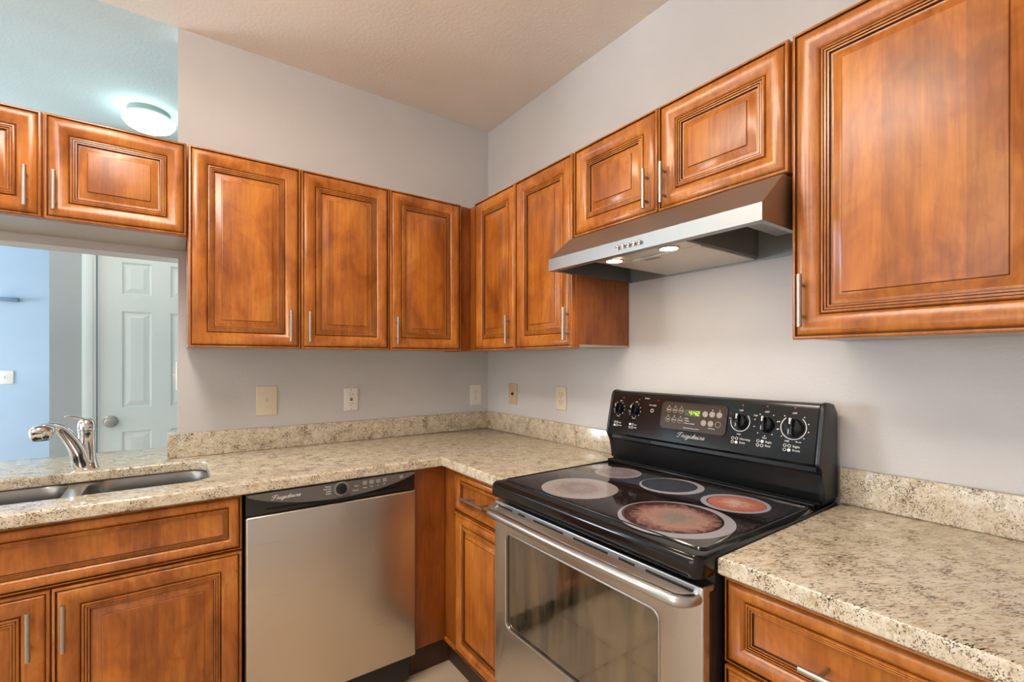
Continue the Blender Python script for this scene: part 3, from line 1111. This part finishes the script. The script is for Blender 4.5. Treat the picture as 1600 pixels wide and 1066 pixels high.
    for x, y, s in ((-.103, .112, 'Bake'), (-.078, .112, 'Broil'), (-.053, .112, 'Conv'), (-.103, .078, 'Self'), (-.078, .078, 'Timer'), (-.053, .078, 'Clock')):
        b = MB()
        b.text(s, .0066, T(x, y)); b.lathe([(.0016, 0), (.0016, .0006), (0, .0006)], T(x, y + .0135, .0022), 8)
        B(b, 'key_legend', 'print_white', cp, smooth=False)
    for x in (.063, .088):
        B(MB().lathe([(.0016, 0), (.0016, .0006), (0, .0006)], T(x, .1235, .0022), 8), 'key_dot', 'print_white', cp)
    for j, s in enumerate(('Bake', 'Timer', 'Door Locked')):
        b = MB()
        b.text(s, .0068, T(-.034, .087 - .0082 * j), align='LEFT'); b.lathe([(.0013, 0), (.0013, .0006), (0, .0006)], T(-.0385, .087 - .0082 * j, .0022), 8)
        B(b, 'status_legend', 'print_white', cp, smooth=False)
    B(MB().text('Self-Clean', .0058, T(.066, .0625)), 'key_legend', 'print_white', cp, smooth=False)
    B(MB().text('Electronic Oven Control', .0058, T(-.008, .0545)), 'status_legend', 'print_white', cp, smooth=False)
    # knobs
    def knob(x, y, r, turn):
        kk = MB()
        m = pf @ Matrix.Translation((x, y, .0004)) @ Matrix.Rotation(turn, 4, 'Z')
        kk.lathe([(r, 0), (r, .004), (r * .9, .012), (r * .82, .014), (0, .015)], m, 30)
        g = MB().box(-r * .22, r * .22, -r * .92, r * .92, .012, .026, .002)
        me = bpy.data.meshes.new('t'); g.xform(m).bm.to_mesh(me); g.bm.free(); kk.bm.from_mesh(me); bpy.data.meshes.remove(me)
        ko = B(kk, 'knob', 'black_enamel', cp)
        mk = MB().box(-r * .07, r * .07, r * .25, r * .88, .0261, .0265)
        B(mk.xform(m), 'pointer', 'print_white', cp, smooth=False)
    for x, y, r, tn in ((-.332, .098, .019, -.1), (-.255, .097, .0195, -.1), (.157, .096, .024, .05), (.235, .096, .024, .05), (.312, .095, .027, .05)):
        knob(x, y, r, tn)
    # dial marks and lettering
    b = MB()
    for x, y, r in ((-.332, .098, .0265), (-.255, .097, .0275)):
        for k in range(10):
            a = PI / 2 + .55 + (2 * PI - 1.1) * k / 9
            b.lathe([(.0015, 0), (.0015, .0006), (0, .0006)], T(x + r * math.cos(a), y + r * math.sin(a), .0003), 8)
        b.text('OFF', .0065, T(x + .004, y + r + .004, .0004)); b.text('Med', .006, T(x, y - r - .004, .0004))
        B(b, 'dial_marking', 'print_white', cp, smooth=False); b = MB()
    r1 = MB().ring(.0290, .0310, .0003, .0009, (.157, .096), a0=PI * .97, a1=2 * PI + .75, seg=30)
    B(r1.xform(pf), 'dial_arc', 'print_white', cp)
    r1 = MB().ring(.0330, .0350, .0003, .0009, (.312, .095), a0=PI * .72, a1=2 * PI + .9, seg=36)
    B(r1.xform(pf), 'dial_arc', 'print_white', cp)
    for k in range(9):
        a = PI / 2 + .6 + (2 * PI - 1.2) * k / 8
        b.lathe([(.0017, 0), (.0017, .0006), (0, .0006)], T(.235 + .035 * math.cos(a), .096 + .035 * math.sin(a), .0003), 8)
    for k in range(10):
        a = PI / 2 + .7 + (2 * PI - 1.4) * k / 9
        b.lathe([(.0017, 0), (.0017, .0006), (0, .0006)], T(.312 + .041 * math.cos(a), .095 + .041 * math.sin(a), .0003), 8)
    B(b, 'dial_marking', 'print_white', cp, smooth=False); b = MB()
    for x, y in ((.157, .131), (.235, .133), (.312, .136)):
        B(MB().text('OFF', .0075, T(x, y, .0004)), 'dial_legend', 'print_white', cp, smooth=False)
    for x, y, s in ((.157, .057, 'High'), (.124, .104, 'Lo'), (.235, .055, 'Med'), (.203, .120, 'High'), (.298, .0545, 'Med'), (.330, .0555, 'Low')):
        B(MB().text(s, .0070, T(x, y, .0004)), 'dial_legend', 'print_white', cp, smooth=False)
    def icon(x, y, which):
        for i, (dx, dy) in enumerate(((-.006, .006), (.006, .006), (-.006, -.006), (.006, -.006))):
            if i == which: b.lathe([(.0046, 0), (.0046, .0006), (0, .0006)], T(x + dx, y + dy, .0003), 14)
            else:
                q = MB().ring(.0034, .0046, .0003, .0009, (x + dx, y + dy), seg=14).xform(pf)
                me = bpy.data.meshes.new('t'); q.bm.to_mesh(me); q.bm.free(); b.bm.from_mesh(me); bpy.data.meshes.remove(me)
    for x, y, wch, l1, l2 in ((.146, .037, 3, 'Warming', 'Zone'), (.224, .038, 1, 'Right', 'Rear'), (.300, .036, 3, 'Right', 'Front')):
        icon(x, y, wch)
        b.text(l1, .0088, T(x + .015, y + .0055, .0004), align='LEFT'); b.text(l2, .0088, T(x + .015, y - .0055, .0004), align='LEFT')
        B(b, 'burner_legend', 'print_white', cp, smooth=False); b = MB()
    for x, y, wch, l1, l2 in ((-.338, .037, 2, 'Left', 'Front'), (-.262, .036, 0, 'Left', 'Rear')):
        icon(x, y, wch)
        b.text(l1, .0070, T(x + .014, y + .005, .0004), align='LEFT'); b.text(l2, .0070, T(x + .014, y - .005, .0004), align='LEFT')
        B(b, 'burner_legend', 'print_white', cp, smooth=False); b = MB()
    b.text('Oven Light', .0072, T(-.176, .122, .0004))
    B(MB().text('Surface', .0072, T(-.205, .146, .0004)), 'lamp_legend', 'print_white', cp, smooth=False)
    q = MB().ring(.0050, .0064, .0003, .0009, (-.176, .102), seg=16).xform(pf)
    me = bpy.data.meshes.new('t'); q.bm.to_mesh(me); q.bm.free(); b.bm.from_mesh(me); bpy.data.meshes.remove(me)
    B(b, 'light_switch_legend', 'print_white', cp, smooth=False)
    b = MB()
    for x, y in ((-.317, .142), (-.240, .140), (.235, .150), (.312, .152), (.160, .148), (-.155, .142)):
        b = MB().lathe([(.0022, 0), (.0022, .0008), (0, .0008)], T(x, y, .0003), 10)
        B(b, 'indicator_light', 'print_red', cp)
    b = MB()
    script_word(b, 'Frigidaire', .104, T(-.060, .0215, .0006), .0007)
    B(b, 'maker_script', 'print_white', cp)
    # oven door
    dr = MB()
    x1, x0 = -.6425, -.684
    wy0, wy1, wz0, wz1 = -1.170, -1.760, .455, .762
    za, zb = .248, .8545
    dr.box(x0, x1, yl, wy0, za, zb, .003); dr.box(x0, x1, wy1, yr, za, zb, .003)
    dr.box(x0, x1, wy0 + .002, wy1 - .002, wz1, zb, .003); dr.box(x0, x1, wy0 + .002, wy1 - .002, za, wz0, .003)
    od = MB()
    # front skin: one steel sheet with rounded window cut-out
    def rr(y0_, y1_, z0_, z1_, r, n=5):
        return rrect(y0_, y1_, z0_, z1_, r, n)
    o2 = rr(yr, yl, za, zb, .006, 3)
    h2 = rr(wy1, wy0, wz0, wz1, .022, 6)
    od.slab(o2, [h2], 0, .042, .004, .002)
    od.bm.transform(Matrix(((0, 0, -1, x1), (1, 0, 0, 0), (0, 1, 0, 0), (0, 0, 0, 1))))
    dr.bm.free()
    door = B(od, 'oven_door', 'steel_range', angle=40)
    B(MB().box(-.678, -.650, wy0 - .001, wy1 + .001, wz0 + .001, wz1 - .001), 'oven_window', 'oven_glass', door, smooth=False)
    fr = [( -.6845, p[0], p[1]) for p in rr(wy1, wy0, wz0, wz1, .022, 6)]; fr.append(fr[0])
    B(MB().tube(fr, .0028, 6), 'window_trim', 'nickel', door)
    for ya, yb in ((-1.112, -1.205), (-1.235, -1.272), (-1.312, -1.446), (-1.484, -1.610), (-1.643, -1.694), (-1.723, -1.846)):
        B(MB().box(-.6848, -.68, ya, yb, .8365, .8445, .0015), 'vent_slot', 'black_matte', door)
    hp = []
    hz = .829
    for k in range(7):
        t = PI / 2 * k / 6
        hp.append((-.684 - .044 * math.sin(t) * 1.0, -1.118 - .030 * (1 - math.cos(t)) - .001, hz))
    for k in range(1, 10):
        hp.append((-.728 - .006 * math.sin(PI * k / 10), -1.149 - (1.823 - 1.149) * k / 10, hz))
    for k in range(7):
        t = PI / 2 * (1 - k / 6)
        hp.append((-.684 - .044 * math.sin(t), -1.853 + .030 * (1 - math.cos(t)) + .001, hz))
    B(MB().tube(hp, .0135, 16), 'handle', 'steel_range', door)
    B(MB().box(-.660, -.6405, yr - .0005, yr - .0022, .27, .84), 'door_edge_trim', 'black_plastic', door, smooth=False)
    B(MB().box(-.683, -.6425, yl, yr, .075, .240, .004), 'storage_drawer', 'steel_range')
    for yy in (yl - .05, yr + .05):
        for xx in (-.60, -.08):
            B(MB().lathe([(.018, 0), (.018, .006), (.008, .008), (.008, .0205)], Matrix.Translation((xx, yy, .0)), 14), 'leg', 'black_plastic')
electric_range()

# ------------------------------------------------------------------ range hood
def range_hood():
    YC = -1.487
    root = thing('range_hood', 'stainless under-cabinet range hood with two lit lamps above the range', 'range hood', (-.2, YC, 1.645))
    inv = Matrix.Translation((.2, -YC, -1.645))
    def B(mb, name, mat, parent=root, **kw):
        mb.xform(inv)
        return mb.build(name, mat, parent, **kw)
    ya, yb = -1.107, -1.8695
    zb, zl, zt = 1.645, 1.687, 1.7765
    xf, xs = -.450, -.345
    t = .0015
    # bent sheet: lip, slope, top
    sh = MB()
    sh.prism([(xf, zb), (xf, zl), (xs, zt), (-.004, zt), (-.004, zt - t), (xs + .0005, zt - t), (xf + t, zl - .0006), (xf + t, zb)], 'y', ya, yb)
    # bottom front return flange
    sh.box(xf + t, xf + .028, ya + .001, yb - .001, zb, zb + t)
    cn = B(sh, 'canopy', 'steel_hood', smooth=False)
    side = [(xf + .0004, zb), (xf + .0004, zl), (xs, zt - .0004), (-.004, zt - .0004), (-.004, zb)]
    for a, e in ((ya + .0002, ya - t), (yb - .0002, yb + t)):
        B(MB().prism(side, 'y', a, e), 'side_panel', 'steel_hood', smooth=False)
    # side return flanges
    for a, e in ((ya - t, ya - .014), (yb + t, yb + .014)):
        B(MB().box(xf + .028, -.005, a, e, zb, zb + t), 'side_flange', 'steel_hood', smooth=False)
    B(MB().box(-.006, -.0045, ya - t - .0002, yb + t + .0002, zb, zt - t - .0005), 'back_panel', 'hood_inside', smooth=False)
    bh = B(MB().prism([(xf + .030, zb + .012), (xf + .030, 1.704), (xs + .006, zt - .008), (-.0068, zt - .004), (-.0068, zb + .012)], 'y', -1.290, -1.640), 'blower_housing', 'hood_inside', smooth=False)
    B(MB().box(-.325, -.012, -1.296, -1.634, zb + .004, zb + .0118, .002), 'grease_filter', 'aluminium_filter', bh)
    B(MB().box(xf + .032, -.328, -1.294, -1.636, zb + .006, zb + .0118, .001), 'lamp_bar', 'aluminium_filter', bh)
    for y in (-1.350, -1.561):
        m = Matrix.Translation((-.372, y, zb + .0058)) @ Matrix.Rotation(PI, 4, 'X')
        B(MB().lathe([(.026, .0), (.026, .003), (.031, .003), (.031, 0)], m, 28), 'lamp_rim', 'nickel', bh)
        B(MB().lathe([(0, .0022), (.0255, .0018), (.0255, .0002)], m, 28), 'lamp_lens', 'hood_bulb', bh)
    B(MB().box(-.33, -.29, -1.42, -1.475, zb + .0030, zb + .0039), 'sticker', 'sticker_grey', bh, smooth=False)
    B(MB().box(-.326, -.322, -1.39, -1.50, zb + .001, zb + .0039), 'filter_pull', 'nickel', bh, smooth=False)
    B(MB().box(-.30, -.09, -1.735, -1.862, zt - .085, zt - .004, .002), 'junction_box', 'hood_inside')
    b = MB()
    for k in range(5):
        y = -1.438 - .083 * k / 4
        o = B(MB().lathe([(.0075, 0), (.0075, .004), (.006, .009), (0, .010)], Matrix.Translation((xf, y, 1.6655)) @ Matrix.Rotation(-PI / 2, 4, 'Y'), 18), 'push_button', 'chrome')
range_hood()

# ------------------------------------------------------------------ wall plates
def plate(name, label, cat, loc, rotz, w_, h_, mat, build, group=None):
    """plate lies on a wall: local x right, z up, front -y"""
    root = thing(name, label, cat, loc, rotz, group)
    MB().box(-w_ / 2, w_ / 2, -.0065, -.0005, -h_ / 2, h_ / 2, .003, seg=3).build('cover_plate', mat, root)
    build(root)
    return root

def screws(root, mat, zs):
    for z in zs:
        MB().lathe([(.0028, 0), (.0028, .0012), (0, .0014)], Matrix.Translation((0, -.0063, z)) @ Matrix.Rotation(PI / 2, 4, 'X'), 10).build('screw', mat, root)

def toggle(mat):
    def f(root):
        MB().box(-.005, .005, -.0075, -.006, -.012, .012, .0004).build('toggle_frame', mat, root)
        MB().prism([(-.007, -.004), (-.018, .003), (-.018, .009), (-.007, .007)], 'x', -.004, .004, bev=.0008).build('toggle', mat, root)
        screws(root, mat, (-.03, .03))
    return f

def duplex(mat):
    def f(root):
        for s in (-1, 1):
            P = []
            for k in range(24):
                a = 2 * PI * k / 24
                P.append((.0165 * math.cos(a), max(-.0135, min(.0135, .0165 * math.sin(a))) + s * .0195))
            r = MB().prism(P, 'y', -.0085, -.006).build('receptacle', mat, root, smooth=False)
            q = MB()
            q.box(-.0075, -.0055, -.0088, -.0084, s * .0195 + .000, s * .0195 + .009)
            q.box(.0055, .0075, -.0088, -.0084, s * .0195 + .001, s * .0195 + .008)
            q.box(-.002, .002, -.0088, -.0084, s * .0195 - .0095, s * .0195 - .0055)
            q.build('slot', 'slot_dark', r, smooth=False)
        screws(root, 'nickel', (0,))
    return f

def gfci(root):
    r = MB().box(-.0165, .0165, -.0085, -.006, -.0335, .0335, .001).build('receptacle', 'white_plastic', root)
    q = MB()
    for s in (-1, 1):
        z = s * .022
        q.box(-.0075, -.0055, -.0088, -.0084, z - .001, z + .007); q.box(.0055, .0075, -.0088, -.0084, z, z + .007); q.box(-.002, .002, -.0088, -.0084, z - .0085, z - .005)
    q.build('slot', 'slot_dark', r, smooth=False)
    MB().box(-.007, .007, -.0098, -.0085, .001, .0065, .0004).build('reset_button', 'black_plastic', r)
    MB().box(-.007, .007, -.0098, -.0085, -.0065, -.001, .0004).build('test_button', 'slot_dark', r)
    screws(root, 'nickel', (-.048, .048))

def jack(root):
    MB().lathe([(.009, 0), (.009, .002), (.0055, .003), (.0055, .009), (.002, .009)], Matrix.Translation((0, -.0065, 0)) @ Matrix.Rotation(PI / 2, 4, 'X'), 16).build('connector', 'slot_dark', root)
    screws(root, 'nickel', (-.042, .042))

def rocker(root):
    toggle('white_plastic')(root)

plate('switch_plate', 'oversized cream light switch plate on the wall above the dishwasher', 'light switch', (-1.2115, 0, 1.136), 0, .087, .134, 'cream_plastic', toggle('cream_plastic'))
plate('outlet_plate', 'white outlet with dark test and reset buttons on the back wall', 'outlet', (-.8285, 0, 1.124), 0, .071, .114, 'white_plastic', gfci)
plate('outlet_plate', 'white duplex outlet on the back wall close to the corner', 'outlet', (-.0905, 0, 1.116), 0, .078, .122, 'white_plastic', duplex('white_plastic'))
plate('jack_plate', 'tan cable jack plate on the range wall close to the corner', 'wall plate', (0, -.268, 1.134), R9, .076, .116, 'tan_plastic', jack)
plate('outlet_plate', 'cream duplex outlet on the range wall left of the range', 'outlet', (0, -.675, 1.134), R9, .076, .116, 'cream_plastic', duplex('cream_plastic'))
plate('switch_plate', 'white light switch on the edge of the pass-through opening seen side-on', 'light switch', (-1.544, .055, 1.255), -PI / 2, .072, .118, 'white_plastic', toggle('white_plastic'))
plate('switch_plate', 'white light switch on the daylight-tinted wall of the far room', 'light switch', (-2.765, YF, 1.177), 0, .115, .117, 'white_plastic', toggle('white_plastic'))
tag(MB().box(-2.80, -2.672, YF - .05, YF - .001, 1.845, 1.876, .004).build('wall_bracket', 'bracket_blue', origin=(-2.73, YF - .02, 1.86)),
    'small grey-blue bracket high on the daylight-tinted wall at the left edge', 'bracket')

# ------------------------------------------------------------------ lamps
def hall_lamp():
    c = (-1.672, .905, CEIL)
    root = thing('ceiling_lamp', 'lit round white flush ceiling lamp in the hall above the short cabinet', 'ceiling lamp', c)
    MB().lathe([(0, -.0005), (.096, -.0005), (.098, -.006), (.098, -.022), (.102, -.024), (.102, -.034), (.09, -.036), (0, -.036)], seg=40).build('base', 'fixture_base', root)
    MB().lathe([(.097, -.0365), (.112, -.040), (.121, -.050), (.120, -.064), (.105, -.084), (.074, -.100), (.035, -.108), (0, -.110)], seg=40).build('glass_shade', 'hall_lamp_glass', root)
hall_lamp()

def kitchen_lamp(name, label, loc, w_, l_, drop):
    root = thing(name, label, 'ceiling lamp', loc)
    MB().box(-w_ / 2, w_ / 2, -l_ / 2, l_ / 2, -drop - .035, -drop, .004).build('housing', 'door_white', root)
    MB().box(-w_ / 2 + .01, w_ / 2 - .01, -l_ / 2 + .01, l_ / 2 - .01, -drop - .085, -drop - .0355, .015, seg=3).build('diffuser', 'fluorescent_lens', root)
    MB().box(-w_ / 2 + .06, w_ / 2 - .06, -l_ / 2 + .06, l_ / 2 - .06, -drop + .0005, -drop + .02, .004).build('fill_uplight', 'fill_uplight', root)  # glowing top face added to brighten the ceiling
    for q in (-.35 * l_, .35 * l_):
        MB().lathe([(.004, -drop + .0205), (.004, -.012), (.03, -.012), (.03, -.0005), (0, -.0005)], Matrix.Translation((0, q, 0)), 14).build('stem', 'nickel', root)


kitchen_lamp('ceiling_lamp', 'long box ceiling lamp over the kitchen floor', (-1.85, -1.4, CEIL), .34, 1.25, .12)
kitchen_lamp('ceiling_lamp', 'square box ceiling lamp of the dining area', (-4.1, -2.4, CEIL), .5, .5, .26)
r2 = thing('ceiling_lamp', 'added unseen round ceiling lamp brightening the hall door', 'ceiling lamp', (-3.5, .70, CEIL))  # unseen lamp added to light the hall door
MB().lathe([(0, -.0005), (.096, -.0005), (.098, -.022), (.102, -.024), (.102, -.034), (.09, -.036), (0, -.036)], seg=32).build('base', 'fixture_base', r2)
MB().lathe([(.128, -.036), (.131, -.042), (.124, -.062), (.105, -.082), (.074, -.098), (.035, -.106), (0, -.108)], seg=32).build('glass_shade', 'hall_fill_glass', r2)
